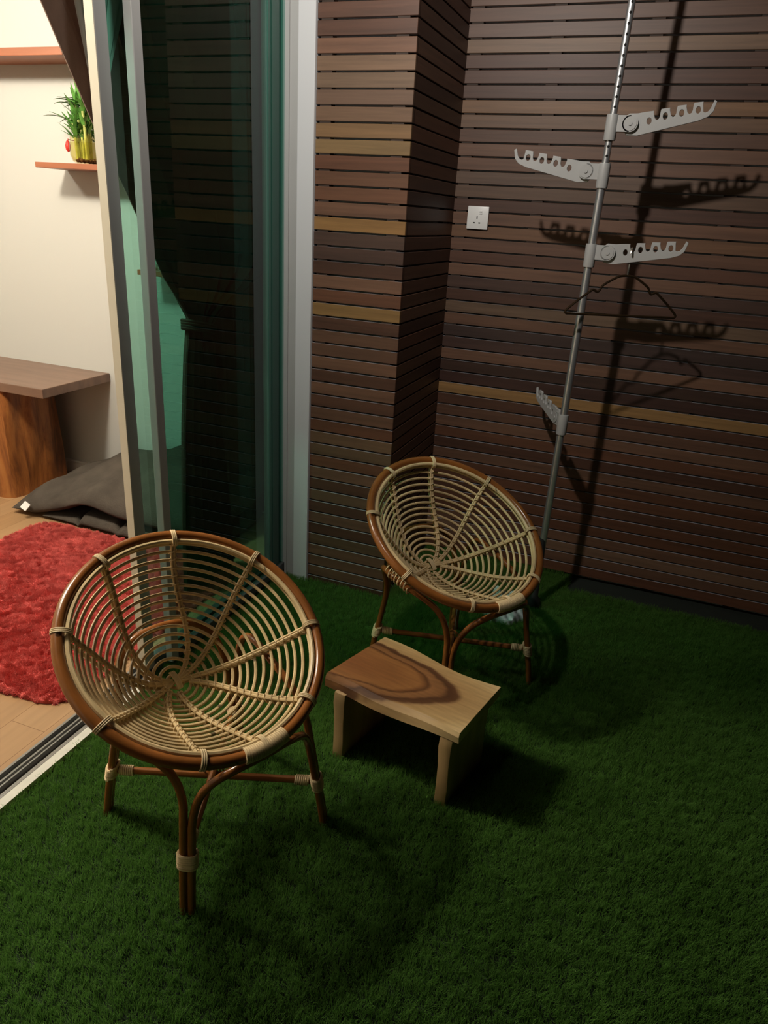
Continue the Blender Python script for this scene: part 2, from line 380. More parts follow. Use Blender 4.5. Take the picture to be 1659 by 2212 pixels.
# ------------------------------------------------------------------ mesh helpers
class MB:
    """collects shapes and links them as ONE mesh object"""
    def __init__(self):
        self.v = []; self.f = []; self.n = 0; self.tone = []

    def add(self, verts, faces, tone=None):
        verts = np.asarray(verts, float)
        self.v.append(verts)
        self.f += [tuple(i + self.n for i in f) for f in faces]
        self.tone += [tone] * len(faces)
        self.n += len(verts)
        return self

    def box(self, lo, hi, tone=None, top=None):
        (a, b, c), (d, e, g) = lo, hi
        vs_ = [(a, b, c), (d, b, c), (d, e, c), (a, e, c), (a, b, g), (d, b, g), (d, e, g), (a, e, g)]
        return self.add(vs_, [(0, 3, 2, 1), (4, 5, 6, 7), (0, 1, 5, 4), (1, 2, 6, 5), (2, 3, 7, 6), (3, 0, 4, 7)], tone)._top(top)

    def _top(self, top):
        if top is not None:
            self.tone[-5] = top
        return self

    def tube(self, pts, r, sides=8, closed=False, flat=None):
        """round sweep along pts; r may be a list; flat=(normal list, ratio) squashes along that normal"""
        P = np.asarray(pts, float); n = len(P)
        R = np.full(n, r, float) if np.isscalar(r) else np.asarray(r, float)
        if closed:
            T = np.roll(P, -1, 0) - np.roll(P, 1, 0)
        else:
            T = np.gradient(P, axis=0)
        T /= np.linalg.norm(T, axis=1)[:, None] + 1e-12
        a = np.array([0, 0, 1.0]) if abs(T[0][2]) < 0.9 else np.array([1.0, 0, 0])
        N = np.cross(T[0], a); N /= np.linalg.norm(N)
        Ns = [N]
        for i in range(1, n):
            N = Ns[-1] - T[i] * (Ns[-1] @ T[i]); N /= np.linalg.norm(N) + 1e-12; Ns.append(N)
        Ns = np.array(Ns); Bs = np.cross(T, Ns)
        if closed:   # unwind the twist
            Nend = Ns[-1] - T[0] * (Ns[-1] @ T[0])
            tw = math.atan2(Nend @ Bs[0], Nend @ Ns[0])
            for i in range(n):
                t = -tw * i / n
                c, s = math.cos(t), math.sin(t)
                Ns[i], Bs[i] = Ns[i] * c + Bs[i] * s, Bs[i] * c - Ns[i] * s
        ang = np.linspace(0, 2 * PI, sides, endpoint=False)
        V = (P[:, None] + R[:, None, None] * (np.cos(ang)[None, :, None] * Ns[:, None] + np.sin(ang)[None, :, None] * Bs[:, None])).reshape(-1, 3)
        F = []
        m = n if closed else n - 1
        for i in range(m):
            j = (i + 1) % n
            for k in range(sides):
                k2 = (k + 1) % sides
                F.append((i * sides + k, i * sides + k2, j * sides + k2, j * sides + k))
        if not closed:
            F.append(tuple(range(sides))[::-1]); F.append(tuple((n - 1) * sides + k for k in range(sides)))
        return self.add(V, F)

    def lathe(self, prof, c=(0, 0, 0), sides=32, cap=True):
        V = []
        for r, z in prof:
            for k in range(sides):
                a = 2 * PI * k / sides
                V.append((c[0] + r * math.cos(a), c[1] + r * math.sin(a), c[2] + z))
        F = []
        for i in range(len(prof) - 1):
            for k in range(sides):
                k2 = (k + 1) % sides
                F.append((i * sides + k, i * sides + k2, (i + 1) * sides + k2, (i + 1) * sides + k))
        if cap:
            F.append(tuple(range(sides))[::-1]); F.append(tuple((len(prof) - 1) * sides + k for k in range(sides)))
        return self.add(V, F)

    def grid(self, G, closed_u=False):
        G = np.asarray(G, float); a, b = G.shape[:2]
        F = [(i * b + j, ((i + 1) % a) * b + j, ((i + 1) % a) * b + j + 1, i * b + j + 1) for i in range(a if closed_u else a - 1) for j in range(b - 1)]
        return self.add(G.reshape(-1, 3), F)

    def build(self, name, m, parent=None, smooth=True, bevel=0.0, segs=2, weld=0.0, sharp=40):
        me = D.meshes.new(name)
        me.from_pydata(np.concatenate(self.v).tolist(), [], self.f)
        me.update()
        if any(t is not None for t in self.tone):
            at = me.color_attributes.new('tone', 'FLOAT_COLOR', 'CORNER')
            buf = []
            for f, t in zip(self.f, self.tone):
                buf += [*(t or (1, 1, 1)), 1.0] * len(f)
            at.data.foreach_set('color', buf)
        if bevel or weld:
            bm = bmesh.new(); bm.from_mesh(me)
            if weld:
                bmesh.ops.remove_doubles(bm, verts=bm.verts, dist=weld)
            if bevel:
                ed = [e for e in bm.edges if len(e.link_faces) == 2 and e.calc_face_angle(0) > 0.6]
                bmesh.ops.bevel(bm, geom=ed, offset=bevel, segments=segs, profile=0.5, affect='EDGES', clamp_overlap=True)
            bm.to_mesh(me); bm.free()
        me.polygons.foreach_set('use_smooth', [bool(smooth)] * len(me.polygons))
        if smooth:
            try:
                me.set_sharp_from_angle(angle=math.radians(sharp))
            except Exception:
                pass
        me.materials.append(MAT[m] if isinstance(m, str) else m)
        o = D.objects.new(name, me); COL.objects.link(o)
        if parent:
            o.parent = parent
        return o


def tag(o, label=None, cat=None, group=None, kind=None):
    if label: o['label'] = label
    if cat: o['category'] = cat
    if group: o['group'] = group
    if kind: o['kind'] = kind
    return o


def empty(name, loc=(0, 0, 0), rz=0.0):
    o = D.objects.new(name, None); COL.objects.link(o)
    o.location = loc; o.rotation_euler = (0, 0, rz); o.empty_display_size = 0.1
    return o


def copy_tree(o, parent=None):
    c = o.copy(); COL.objects.link(c)
    if parent: c.parent = parent
    for ch in list(o.children):
        copy_tree(ch, c)
    return c


def bez(p0, p1, p2, p3, n):
    t = np.linspace(0, 1, n)[:, None]
    p0, p1, p2, p3 = map(np.asarray, (p0, p1, p2, p3))
    return (1 - t) ** 3 * p0 + 3 * (1 - t) ** 2 * t * p1 + 3 * (1 - t) * t ** 2 * p2 + t ** 3 * p3


def smooth_path(pts, n):
    """Catmull-Rom through pts"""
    P = np.asarray(pts, float); P = np.vstack([2 * P[0] - P[1], P, 2 * P[-1] - P[-2]])
    out = []
    seg = len(P) - 3
    for i in range(seg):
        a, b, c, d = P[i:i + 4]
        for t in np.linspace(0, 1, n, endpoint=False):
            out.append(0.5 * (2 * b + (c - a) * t + (2 * a - 5 * b + 4 * c - d) * t * t + (3 * b - a - 3 * c + d) * t ** 3))
    out.append(P[-2])
    return np.array(out)


def outline_mesh(name, outer, holes, thick, bevel, m, parent):
    """flat plate of the given outline with holes, as a mesh (local XZ plane, thickness along Y)"""
    cu = D.curves.new(name + '_outline', 'CURVE'); cu.dimensions = '2D'; cu.fill_mode = 'BOTH'
    cu.extrude = thick / 2 - bevel; cu.bevel_depth = bevel; cu.bevel_resolution = 1
    for loop in [outer] + holes:
        s = cu.splines.new('POLY'); s.points.add(len(loop) - 1); s.use_cyclic_u = True
        for q, (x, y) in zip(s.points, loop):
            q.co = (x, y, 0, 1)
    t = D.objects.new(name + '_tmp', cu); COL.objects.link(t)
    bpy.context.view_layer.update()
    me = D.meshes.new_from_object(t.evaluated_get(bpy.context.evaluated_depsgraph_get()))
    D.objects.remove(t); D.curves.remove(cu)
    me.name = name
    me.transform(Matrix.Rotation(PI / 2, 4, 'X'))
    me.materials.clear(); me.materials.append(MAT[m])
    o = D.objects.new(name, me); COL.objects.link(o)
    if parent: o.parent = parent
    return o


# ================================================================== SETTING
YW = 3.16      # painted wall face behind the slats
YS = 3.125     # front of the slats on the back wall
XP = -0.906    # right side of the pillar
YP = 2.545     # front of the pillar
XD = -1.37     # left end of the jamb

# floors
o = MB().box((-1.40, -2.2, -0.14), (1.6, 3.3, -0.018)).build('floor', 'concrete', smooth=False); tag(o, kind='structure')
o = MB().box((-5.2, -2.2, -0.14), (-1.478, 3.10, 0.0)).build('floor', 'floor_boards', smooth=False); tag(o, kind='structure')
# threshold: track with two grooves and rails, and a pale sill strip
tm = MB()
tm.box((-1.478, -2.2, -0.14), (-1.400, 3.1, -0.012))
for x0, x1, h in ((-1.478, -1.470, 0.004), (-1.457, -1.451, 0.0), (-1.436, -1.431, 0.006), (-1.416, -1.411, 0.0), (-1.406, -1.400, 0.005)):
    tm.box((x0, -2.2, -0.02), (x1, YP, h))
o = tm.build('trim_1', 'track_metal', smooth=False); tag(o, kind='structure')
o = MB().box((-1.400, -2.2, -0.1), (-1.372, 1.66, 0.004)).build('trim_2', 'kerb', smooth=False); tag(o, kind='structure')

# back wall with its slat cladding
wb = MB().box((-5.3, YW, -0.14), (1.6, YW + 0.15, 2.8)).build('wall_back', 'white_paint', smooth=False); tag(wb, kind='structure')
# living room face of the back wall
wi = MB().box((-5.3, 3.10, -0.14), (-1.37, YW, 2.8)).build('wall_living_room', 'cream_paint', smooth=False); tag(wi, kind='structure')

BROWNS = [(0.125, 0.068, 0.045), (0.105, 0.052, 0.034), (0.155, 0.085, 0.055), (0.085, 0.042, 0.028), (0.135, 0.062, 0.036), (0.17, 0.095, 0.062)]


def tone_for(k, special):
    if k in special:
        return tuple(0.84 * q for q in special[k])
    c = np.array(BROWNS[int(rng.integers(len(BROWNS)))]) * (1.10, 1.0, 0.92) * (0.72 + 0.26 * rng.random())
    return tuple(c)


cl = MB()
zref, pb, gap = 1.508, 0.0503, 0.0062
GAP_LIGHT = (0.40, 0.43, 0.48)   # upper slat edges painted pale to stand for the lit gap lines
special_back = {11: (0.21, 0.125, 0.075), 7: (0.22, 0.115, 0.055), 6: (0.17, 0.095, 0.055), -8: (0.17, 0.105, 0.065), -15: (0.36, 0.20, 0.075),
                -28: (0.23, 0.13, 0.08), -2: (0.19, 0.095, 0.05), -6: (0.085, 0.045, 0.032), -13: (0.06, 0.03, 0.02), -14: (0.065, 0.03, 0.022),
                -10: (0.06, 0.035, 0.028), -11: (0.08, 0.042, 0.032), 1: (0.14, 0.08, 0.05), 2: (0.15, 0.09, 0.06), 12: (0.15, 0.085, 0.06)}
for k in range(-30, 25):
    z0 = zref + pb * k
    if z0 + pb < 0.0: continue
    j = rng.normal(0, 0.0006)
    t = tone_for(k, special_back)
    cl.box((XP - 0.006, YS + abs(j), max(z0 + gap / 2, -0.012)), (1.45, YS + 0.015, z0 + pb - gap / 2), t, GAP_LIGHT)
tag(cl.build('slat_cladding', 'slat', wb, smooth=False, bevel=0.0011, segs=1))
for x in (-0.875, -0.57, -0.225, 0.125, 0.47, 0.82, 1.17):
    bt = MB().box((x - 0.022, YS + 0.015, -0.012), (x + 0.022, YW + 0.002, 2.75))
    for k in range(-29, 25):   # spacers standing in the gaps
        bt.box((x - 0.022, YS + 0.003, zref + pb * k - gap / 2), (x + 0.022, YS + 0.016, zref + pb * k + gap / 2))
    bt.build('batten', 'batten', wb, smooth=False)

# pillar between the glass door and the back wall, clad on two faces
pil = MB().box((-1.37, YP + 0.035, -0.14), (XP - 0.035, YW + 0.01, 2.75)).build('pillar', 'white_paint', smooth=False); tag(pil, kind='structure')
cp = MB()
pp = 0.0498
special_p = {8: (0.21, 0.125, 0.075), 7: (0.19, 0.12, 0.075), 6: (0.17, 0.10, 0.065), 4: (0.24, 0.135, 0.06), 3: (0.24, 0.15, 0.065), -2: (0.33, 0.175, 0.06),
             -8: (0.30, 0.17, 0.06), -3: (0.09, 0.05, 0.036), -4: (0.085, 0.045, 0.033), 5: (0.20, 0.115, 0.068), 0: (0.17, 0.075, 0.04), 1: (0.15, 0.07, 0.038),
             -18: (0.19, 0.11, 0.06), -19: (0.15, 0.09, 0.05), -23: (0.15, 0.085, 0.05), -27: (0.14, 0.08, 0.045)}
for k in range(-31, 25):
    z0 = 1.510 + pp * k
    if z0 + pp < 0.0: continue
    za, zb = max(z0 + gap / 2, -0.012), z0 + pp - gap / 2
    cp.box((-1.256, YP + abs(rng.normal(0, 0.0006)), za), (XP, YP + 0.015, zb), tone_for(k, special_p), GAP_LIGHT)
    cp.box((XP - 0.015, YP + 0.0155, za), (XP - abs(rng.normal(0, 0.0005)), YS + 0.004, zb), tone_for(k, {}))
cp.build('slat_cladding', 'slat', pil, smooth=False, bevel=0.0011, segs=1)
for x in (-1.222, -0.955):
    bt = MB().box((x - 0.021, YP + 0.015, -0.012), (x + 0.021, YP + 0.037, 2.74))
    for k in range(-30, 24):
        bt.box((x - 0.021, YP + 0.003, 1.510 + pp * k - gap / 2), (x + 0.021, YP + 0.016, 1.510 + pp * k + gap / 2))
    bt.build('batten', 'batten', pil, smooth=False)
for y in (2.62, 3.06):
    MB().box((XP - 0.037, y - 0.021, -0.012), (XP - 0.015, y + 0.021, 2.74)).build('batten', 'batten', pil, smooth=False)

# jamb: grey aluminium channel and white reveal
jm = MB()
jm.box((-1.366, YP - 0.002, -0.1), (-1.322, YP + 0.06, 2.75))
jm.box((-1.366, YP - 0.008, -0.02), (-1.356, YP, 2.75)).box((-1.332, YP - 0.008, -0.02), (-1.322, YP, 2.75))
o = jm.build('trim_3', 'alu', smooth=False); tag(o, kind='structure')
o = MB().box((-1.322, YP - 0.012, -0.1), (-1.257, YP + 0.06, 2.75)).build('trim_4', 'jamb_paint', smooth=False, bevel=0.003); tag(o, kind='structure')

# wall of the flat beside the opening, header, ceilings, rest of the room
o = MB().box((-1.50, -2.2, -0.1), (-1.36, -0.75, 2.75)).box((-1.50, -0.75, 2.42), (-1.36, 2.65, 2.75)).build('wall_door_side', 'cream_paint', smooth=False); tag(o, kind='structure')
o = MB().box((-1.50, 2.66, -0.1), (-1.37, 3.12, 2.75)).build('wall_door_return', 'cream_paint', smooth=False); tag(o, kind='structure')
o = MB().box((-5.3, -2.3, -0.14), (-5.2, 3.2, 2.8)).build('wall_left', 'cream_paint', smooth=False); tag(o, kind='structure')
o = MB().box((-5.3, -2.3, -0.14), (-1.5, -2.2, 2.8)).build('wall_front', 'cream_paint', smooth=False); tag(o, kind='structure')
o = MB().box((-5.3, -2.3, 2.70), (-1.36, 3.3, 2.8)).build('ceiling', 'cream_paint', smooth=False); tag(o, kind='structure')
o = MB().box((-1.36, -0.6, 2.72), (1.6, 3.3, 2.8)).build('ceiling', 'soffit', smooth=False); tag(o, kind='structure')
bb = MB().box((-5.2, 3.088, 0), (-1.5, 3.10, 0.065)).box((-5.2, 3.092, 0.065), (-1.5, 3.10, 0.075))
o = bb.build('baseboard_back', 'white_paint', smooth=False); tag(o, kind='structure')


# sliding glass panels
def panel(name, xo, xi, y0, y1, ys0, ys1):
    r = empty(name, (0, 0, 0)); tag(r, kind='structure')
    MB().box((xi, y0, 0.012), (xo, y0 + ys0, 2.42)).build('stile', 'alu', r, smooth=False, bevel=0.002)
    MB().box((xi, y1 - ys1, 0.012), (xo, y1, 2.42)).build('stile', 'alu', r, smooth=False, bevel=0.002)
    xm = (xo + xi) / 2
    MB().box((xi, y0 + ys0, 0.012), (xo, y1 - ys1, 0.045)).build('bottom_rail', 'shaded_alu', r, smooth=False, bevel=0.002)
    MB().box((xi, y0 + ys0, 2.36), (xo, y1 - ys1, 2.42)).build('top_rail', 'alu', r, smooth=False, bevel=0.002)
    MB().box((xm - 0.003, y0 + ys0 - 0.004, 0.042), (xm + 0.003, y1 - ys1 + 0.004, 2.364)).build('glass_pane', 'glass', r, smooth=False)
    return r


d1 = panel('door_1', -1.410, -1.437, 1.658, 2.64, 0.045, 0.150)
tag(MB().box((-1.4365, 1.6555, 0.014), (-1.4105, 1.6585, 2.418)).build('lit_edge_strip', 'lit_alu_edge', d1, smooth=False), 'added cream strip standing for warm room light on the leading edge')  # added strip; its cream colour stands for indoor light on the stile
panel('door_2', -1.370, -1.396, 1.746, 2.60, 0.036, 0.05)

# ================================================================== TURF (one mass)
tb = MB()
nx, ny = 60, 60
xs = np.concatenate([[-1.399], np.linspace(-1.372, 1.15, nx - 1)]); ysg = np.linspace(0.25, 3.122, ny)
V = []; idx = {}
F = []
for i in range(nx):
    for j in range(ny):
        V.append((xs[i], ysg[j], -0.015))


def blocked(x, y):   # the pillar and jamb stand here; bare strip along the foot of the back wall
    return (x < -1.372 and y < 1.67) or (x < XP and y > YP - 0.012) or (x > -0.20 and y > 2.985)


for i in range(nx - 1):
    for j in range(ny - 1):
        cx, cy = (xs[i] + xs[i + 1]) / 2, (ysg[j] + ysg[j + 1]) / 2
        if not blocked(cx, cy):
            F.append((i * ny + j, (i + 1) * ny + j, (i + 1) * ny + j + 1, i * ny + j + 1))
tb.add(V, F)
turf = tb.build('artificial_turf', 'turf_base', smooth=False)
tag(turf, 'dark green artificial turf covering the balcony floor under both round chairs', 'turf', kind='stuff')
turf.data.materials.append(MAT['turf'])


def hair(ob, count, child, length, slot, root, tip, rough, seed, rad_c=0.02, clump=0.0, nrm_rand=0.5, lean=0.1):
    md = ob.modifiers.new('pile', 'PARTICLE_SYSTEM')
    ps = md.particle_system; ps.seed = seed
    s = ps.settings
    s.type = 'HAIR'; s.use_advanced_hair = True
    s.count = count; s.hair_length = length; s.hair_step = 3
    s.render_step = 3; s.display_step = 2
    s.emit_from = 'FACE'; s.use_emit_random = True; s.use_even_distribution = True
    s.factor_random = lean * length
    s.brownian_factor = 0.0
    s.child_type = 'INTERPOLATED'; s.rendered_child_count = child
    s.child_parting_factor = 0.0
    s.child_radius = rad_c; s.child_length = 1.0; s.child_roundness = 0.0
    s.clump_factor = clump
    s.roughness_1 = 0.0
    s.roughness_2 = rough; s.roughness_2_size = 1.0; s.roughness_endpoint = nrm_rand * length; s.roughness_end_shape = 1.0
    s.material = slot
    s.root_radius = root; s.tip_radius = tip; s.radius_scale = 0.001; s.use_close_tip = True
    return s


hair(turf, 40000, 18, 0.021, 2, 1.0, 0.45, 0.009, 3, rad_c=0.012, nrm_rand=0.5, lean=0.10)


# ================================================================== RATTAN CHAIRS
def make_chair():
    root = empty('rattan_chair')
    ctr = np.array([0.010, -0.035, 0.554]); el = math.radians(59)
    n = np.array([math.cos(el), 0, math.sin(el)]); u = np.array([0, -1.0, 0]); v = np.array([-math.sin(el), 0, math.cos(el)])
    Rr, dep = 0.297, 0.205
    # bowl profile: a rounded cone, resampled by arc length
    rr_ = np.linspace(0, Rr - 0.004, 400); dd_ = dep * (1 - (rr_ / rr_[-1]) ** 1.6)
    al_ = np.concatenate([[0], np.cumsum(np.hypot(np.diff(rr_), np.diff(dd_)))]); al_ /= al_[-1]

    def prof(s):
        return float(np.interp(s, al_, rr_)), float(np.interp(s, al_, dd_))

    def surf(s, a, off=0.0):
        """point on the bowl: s 0 at the apex .. 1 at the rim, a angle from the top, off towards the sitter"""
        r, d = prof(s)
        (ra, da), (rb_, db_) = prof(max(s - 0.02, 0)), prof(min(s + 0.02, 1))
        tx, ty = rb_ - ra, da - db_; tl = math.hypot(tx, ty)
        r += -ty / tl * off; d -= tx / tl * off
        skew = np.array([0, -0.010, 0]) * (1 - s * s)
        return ctr + r * (math.cos(a) * v + math.sin(a) * u) - d * n + skew

    A = np.linspace(0, 2 * PI, 96, endpoint=False)
    # rim
    rim = MB().tube([ctr + Rr * (math.cos(a) * v + math.sin(a) * u) for a in A], 0.0135, 12, True).build('rim', 'cane_brown', root)
    tag(rim, 'thick varnished brown rim hoop')
    # inner pale hoop tucked against the rim
    MB().tube([ctr + (Rr - 0.019) * (math.cos(a) * v + math.sin(a) * u) + 0.003 * n for a in A], 0.0062, 8, True).build('ring', 'cane_pale', root)
    NR = 17
    S = [(k + 0.9) / (NR + 0.75) for k in range(NR)]
    for k, s in enumerate(S):
        wob = rng.normal(0, 0.0012, 4)
        pts = [surf(s + 0.004 * math.sin(2 * a + k) + wob[0] * math.sin(3 * a), a) for a in A]
        MB().tube(pts, 0.0043, 7, True).build('ring', 'cane_pale', root)
    SP = [math.radians(a) for a in (-16, 22.5, 64.5, 111, 153.5, 180.5, 212, 254, 301.5)]
    for i, a in enumerate(SP):
        s0 = 0.02 if i in (0, 1, 2, 3, 7, 8) else 0.10
        ss = np.linspace(s0, 0.985, 40)
        bend = math.radians((-58, 62, 32, 0, -32, -18, 36, 0, -32)[i])   # the spokes swing in towards the tie at the apex
        f = lambda s, a=a, bend=bend: a + bend * (1 - s) ** 2.5
        m = MB()
        tw = 0.0032
        for sg in (-1, 1):
            pts = []
            for s in ss:
                q = surf(s, f(s), 0.0078); q2 = surf(s, f(s) + 0.01, 0.0078)
                d = (q2 - q); d /= np.linalg.norm(d) + 1e-9
                pts.append(q + sg * tw * d)
            m.tube(pts, 0.0034, 6)
        sp = m.build('spoke', 'cane_pale', root)
        m2 = MB().tube([surf(s, f(s), -0.0085) for s in ss], 0.0042, 6)
        m2.build('spoke_backing', 'cane_pale', sp)
        # lashing: one turn round spoke and backing per ring
        hs = np.linspace(S[1], S[-1], 16 * 12)
        pts = []
        for q, s in enumerate(hs):
            ph = 2 * PI * (s - S[1]) / (S[1] - S[0]) + 0.6
            base = surf(s, f(s), 0.0)
            d = surf(s, f(s) + 0.01, 0.0) - base; d /= np.linalg.norm(d) + 1e-9
            inw = surf(s, f(s), 0.01) - base; inw /= np.linalg.norm(inw)
            pts.append(base + math.cos(ph) * 0.0088 * d + math.sin(ph) * 0.0135 * inw)
        MB().tube(pts, 0.0017, 5).build('lashing', 'binding', sp)
        # binding of the spoke end over the rim: three strands
        m3 = MB()
        tang = -math.sin(a) * v + math.cos(a) * u
        rad = math.cos(a) * v + math.sin(a) * u
        c0 = ctr + (Rr - 0.0075) * rad + 0.001 * n
        for kx in (-1, 0, 1):
            loop = [c0 + tang * (0.0042 * kx + 0.002 * math.sin(t)) + 0.0215 * math.cos(t) * rad + 0.0150 * math.sin(t) * n for t in np.linspace(0, 2 * PI, 20, endpoint=False)]
            m3.tube(loop, 0.0022, 6, True)
        m3.build('rim_binding', 'binding', sp)
    # flat cane strip tying the spokes at the apex
    hp = [surf(0.0, 0, 0.016) + v * t + n * (0.004 - 40 * t * t * 0.3) for t in np.linspace(-0.024, 0.024, 9)]
    hb = MB()
    for sg in (-1, -0.33, 0.33, 1):
        hb.tube([q + np.array([0, 0.0055 * sg, 0]) for q in hp], 0.0026, 6)
    tag(hb.build('hub_tie', 'binding', root), 'pale cane strip tying the spokes at the bottom of the bowl')
    # long wrap at the front of the rim
    pts = []
    a0, a1, turns = math.radians(171), math.radians(192), 21
    for t in np.linspace(0, 1, turns * 14):
        a = a0 + (a1 - a0) * t; ph = 2 * PI * turns * t
        rad = math.cos(a) * v + math.sin(a) * u
        pts.append(ctr + (Rr - 0.001) * rad + math.cos(ph) * 0.0165 * rad + math.sin(ph) * 0.0158 * n)
    tag(MB().tube(pts, 0.0027, 5).build('rim_wrap', 'binding', root), 'long pale cane wrap at the front of the rim')

    # legs: two canes side by side, splitting at the top into half hoops under the bowl
    Rf, zb = 0.284, -0.014
    angs = [45, -45, -135, 135]
    # hoop middles under the bowl and the direction in which the hoop passes there (counter-clockwise)
    mids = {0: (np.array([0.259, -0.035, 0.377]), np.array([0, 1.0, 0.0])),
            -90: (np.array([0.010, -0.277, 0.440]), np.array([0.96, 0.1, -0.22])),
            90: (np.array([-0.020, 0.165, 0.425]), np.array([-0.96, 0.1, 0.22])),
            180: (np.array([-0.203, -0.030, 0.478]), np.array([0, -1.0, 0.0]))}

    def legdir(th):
        t = math.radians(th)
        return np.array([math.cos(t), math.sin(t), 0]), np.array([-math.sin(t), math.cos(t), 0])

    def rad_at(z):
        return Rf - 0.175 * max(z, 0) if z < 0.25 else Rf - 0.044

    for th in angs:
        dr, tg = legdir(th)
        m = MB()
        for side in (1, -1):
            mid = (th + 45 * side)
            mid = {0: 0, 90: 90, -90: -90, 180: 180, -180: 180}[mid]
            Mp, Md = mids[mid]
            offs = tg * 0.0092 * side
            base = [dr * rad_at(z) + offs + np.array([0, 0, z]) for z in (zb, 0.06, 0.125, 0.17)]
            back_leg = abs(th) == 135
            ztop = 0.205 if mid == 0 else 0.255
            p2 = dr * rad_at(ztop) + offs + np.array([0, 0, ztop])
            up = np.array([0, 0, 1.0]) - dr * 0.15 + tg * side * 0.10
            dirin = Md * (-side)    # coming into the middle
            hl = 0.12 if mid != 180 else 0.15
            cur = bez(p2, p2 + up * (0.11 if mid == 0 else 0.13), Mp + dirin * hl, Mp, 22)
            path = np.vstack([smooth_path(base + [p2], 5)[:-1], cur])
            m.tube(path, 0.0098, 10)
        leg = m.build('leg', 'cane_brown', root)
        # wrap round both canes
        pts = []
        turns = 7
        for t in np.linspace(0, 1, turns * 18):
            z = 0.107 + 0.036 * t; ph = 2 * PI * turns * t
            c = dr * rad_at(z) + np.array([0, 0, z])
            ct, st = math.cos(ph), math.sin(ph)
            pts.append(c + tg * 0.0215 * np.sign(ct) * abs(ct) ** 0.8 + dr * 0.0128 * np.sign(st) * abs(st) ** 0.8)
        tag(MB().tube(pts, 0.0032, 5).build('leg_wrap', 'binding', leg), 'pale cane wrap round the leg')
    # crossing stretchers
    for th, z in ((45, 0.126), (-45, 0.146)):
        dr, tg = legdir(th)
        r0 = rad_at(z) - 0.008
        p = [dr * r0 + np.array([0, 0, z]), dr * 0.0 + np.array([0, 0, z]), -dr * r0 + np.array([0, 0, z])]
        st = MB().tube([p[0] + (p[2] - p[0]) * t for t in np.linspace(0, 1, 9)], 0.0095, 9).build('stretcher', 'cane_brown', root)
        for sg in (1, -1):
            pts = []
            for t in np.linspace(0, 1, 7 * 14):
                ph = 2 * PI * 7 * t
                pts.append(dr * sg * (r0 - 0.012 - 0.036 * t) + np.array([0, 0, z]) + 0.011 * (math.cos(ph) * tg + math.sin(ph) * np.array([0, 0, 1])))
            MB().tube(pts, 0.0029, 5).build('end_binding', 'binding', st)
    # curly tie where the stretchers cross
    pts = []
    for t in np.linspace(0, 1, 70):
        ph = 2 * PI * 3 * t
        pts.append((0.016 * math.cos(ph) * (0.8 + 0.2 * t), 0.016 * math.cos(ph) * 0.5 + 0.012 * math.sin(2 * PI * t), 0.136 + 0.022 * math.sin(ph)))
    MB().tube(pts, 0.0024, 5).build('crossing_tie', 'cane_brown', root)
    # lashings of the hoops to the bowl
    for mid in (-90,):
        Mp, Md = mids[mid]
        up = np.array([0.0, -0.25 * np.sign(Mp[1]), 1.0]); up /= np.linalg.norm(up)
        sd = np.cross(Md, up); sd /= np.linalg.norm(sd)
        pts = []
        for t in np.linspace(0, 1, 7 * 14):
            ph = 2 * PI * 7 * t
            c = Mp + Md * (0.10 * (t - 0.35)) + up * 0.007
            pts.append(c + 0.019 * math.sin(ph) * up + 0.013 * math.cos(ph) * sd)
        MB().tube(pts, 0.0024, 5).build('hoop_lashing', 'binding', root)
    return root


chA = make_chair()
chA.location = (-0.867, 1.243, 0); chA.rotation_euler = (0, 0, math.radians(-24.7))
tag(chA, 'round rattan bowl chair standing nearest, in front of the glass door beside the red rug', 'chair', 'rattan bowl chairs')
chB = copy_tree(chA)
chB.location = (-0.498, 2.143, 0); chB.rotation_euler = (0, 0, math.radians(-32.4))
tag(chB, 'round rattan bowl chair by the slatted pillar, just behind the wooden stool', 'chair', 'rattan bowl chairs')

# ================================================================== STOOL
st = empty('wooden_stool', (-0.505, 1.66, 0), math.radians(-11.5))
tag(st, 'low wooden stool with a two-tone brown and pale slab top between the two rattan chairs', 'stool')
ci, si = math.cos(math.radians(-11.5)), math.sin(math.radians(-11.5))


def sl(x, y):   # world to stool-local
    dx, dy = x + 0.505, y - 1.66
    return (dx * ci + dy * si, -dx * si + dy * ci)


FL, BL, BR, FR = [np.array(sl(*p)) for p in ((-0.728, 1.607), (-0.646, 1.860), (-0.252, 1.762), (-0.303, 1.519))]
NU, NV = 32, 12
G = np.zeros((NU + 1, NV + 1, 3)); Gb = np.zeros_like(G)
for i in range(NU + 1):
    t = i / NU
    fr = FL + (FR - FL) * t; bk = BL + (BR - BL) * t
    fr_t = fr + np.array([0, 0.010 * math.sin(PI * t) + 0.006 * math.sin(3 * PI * t + 0.6)])
    fr_b = fr + np.array([0, -0.004 - 0.012 * math.sin(PI * min(1, t * 1.1)) ** 2])
    bk_ = bk + np.array([0, 0.012 * math.sin(2 * PI * t + 0.2) - 0.008 * math.sin(PI * t)])
    for j in range(NV + 1):
        q = j / NV
        p = fr_t * (1 - q) + bk_ * q; pb_ = fr_b * (1 - q) + bk_ * q
        G[i, j] = (*p, 0.250 + 0.0015 * math.sin(7 * t + 3 * q))
        Gb[i, j] = (*pb_, 0.210 + 0.008 * t)
sm = MB().grid(G).grid(Gb[:, ::-1])
ring_t = [G[i, 0] for i in range(NU + 1)] + [G[NU, j] for j in range(1, NV + 1)] + [G[i, NV] for i in range(NU - 1, -1, -1)] + [G[0, j] for j in range(NV - 1, 0, -1)]
ring_b = [Gb[i, 0] for i in range(NU + 1)] + [Gb[NU, j] for j in range(1, NV + 1)] + [Gb[i, NV] for i in range(NU - 1, -1, -1)] + [Gb[0, j] for j in range(NV - 1, 0, -1)]
L = len(ring_t)
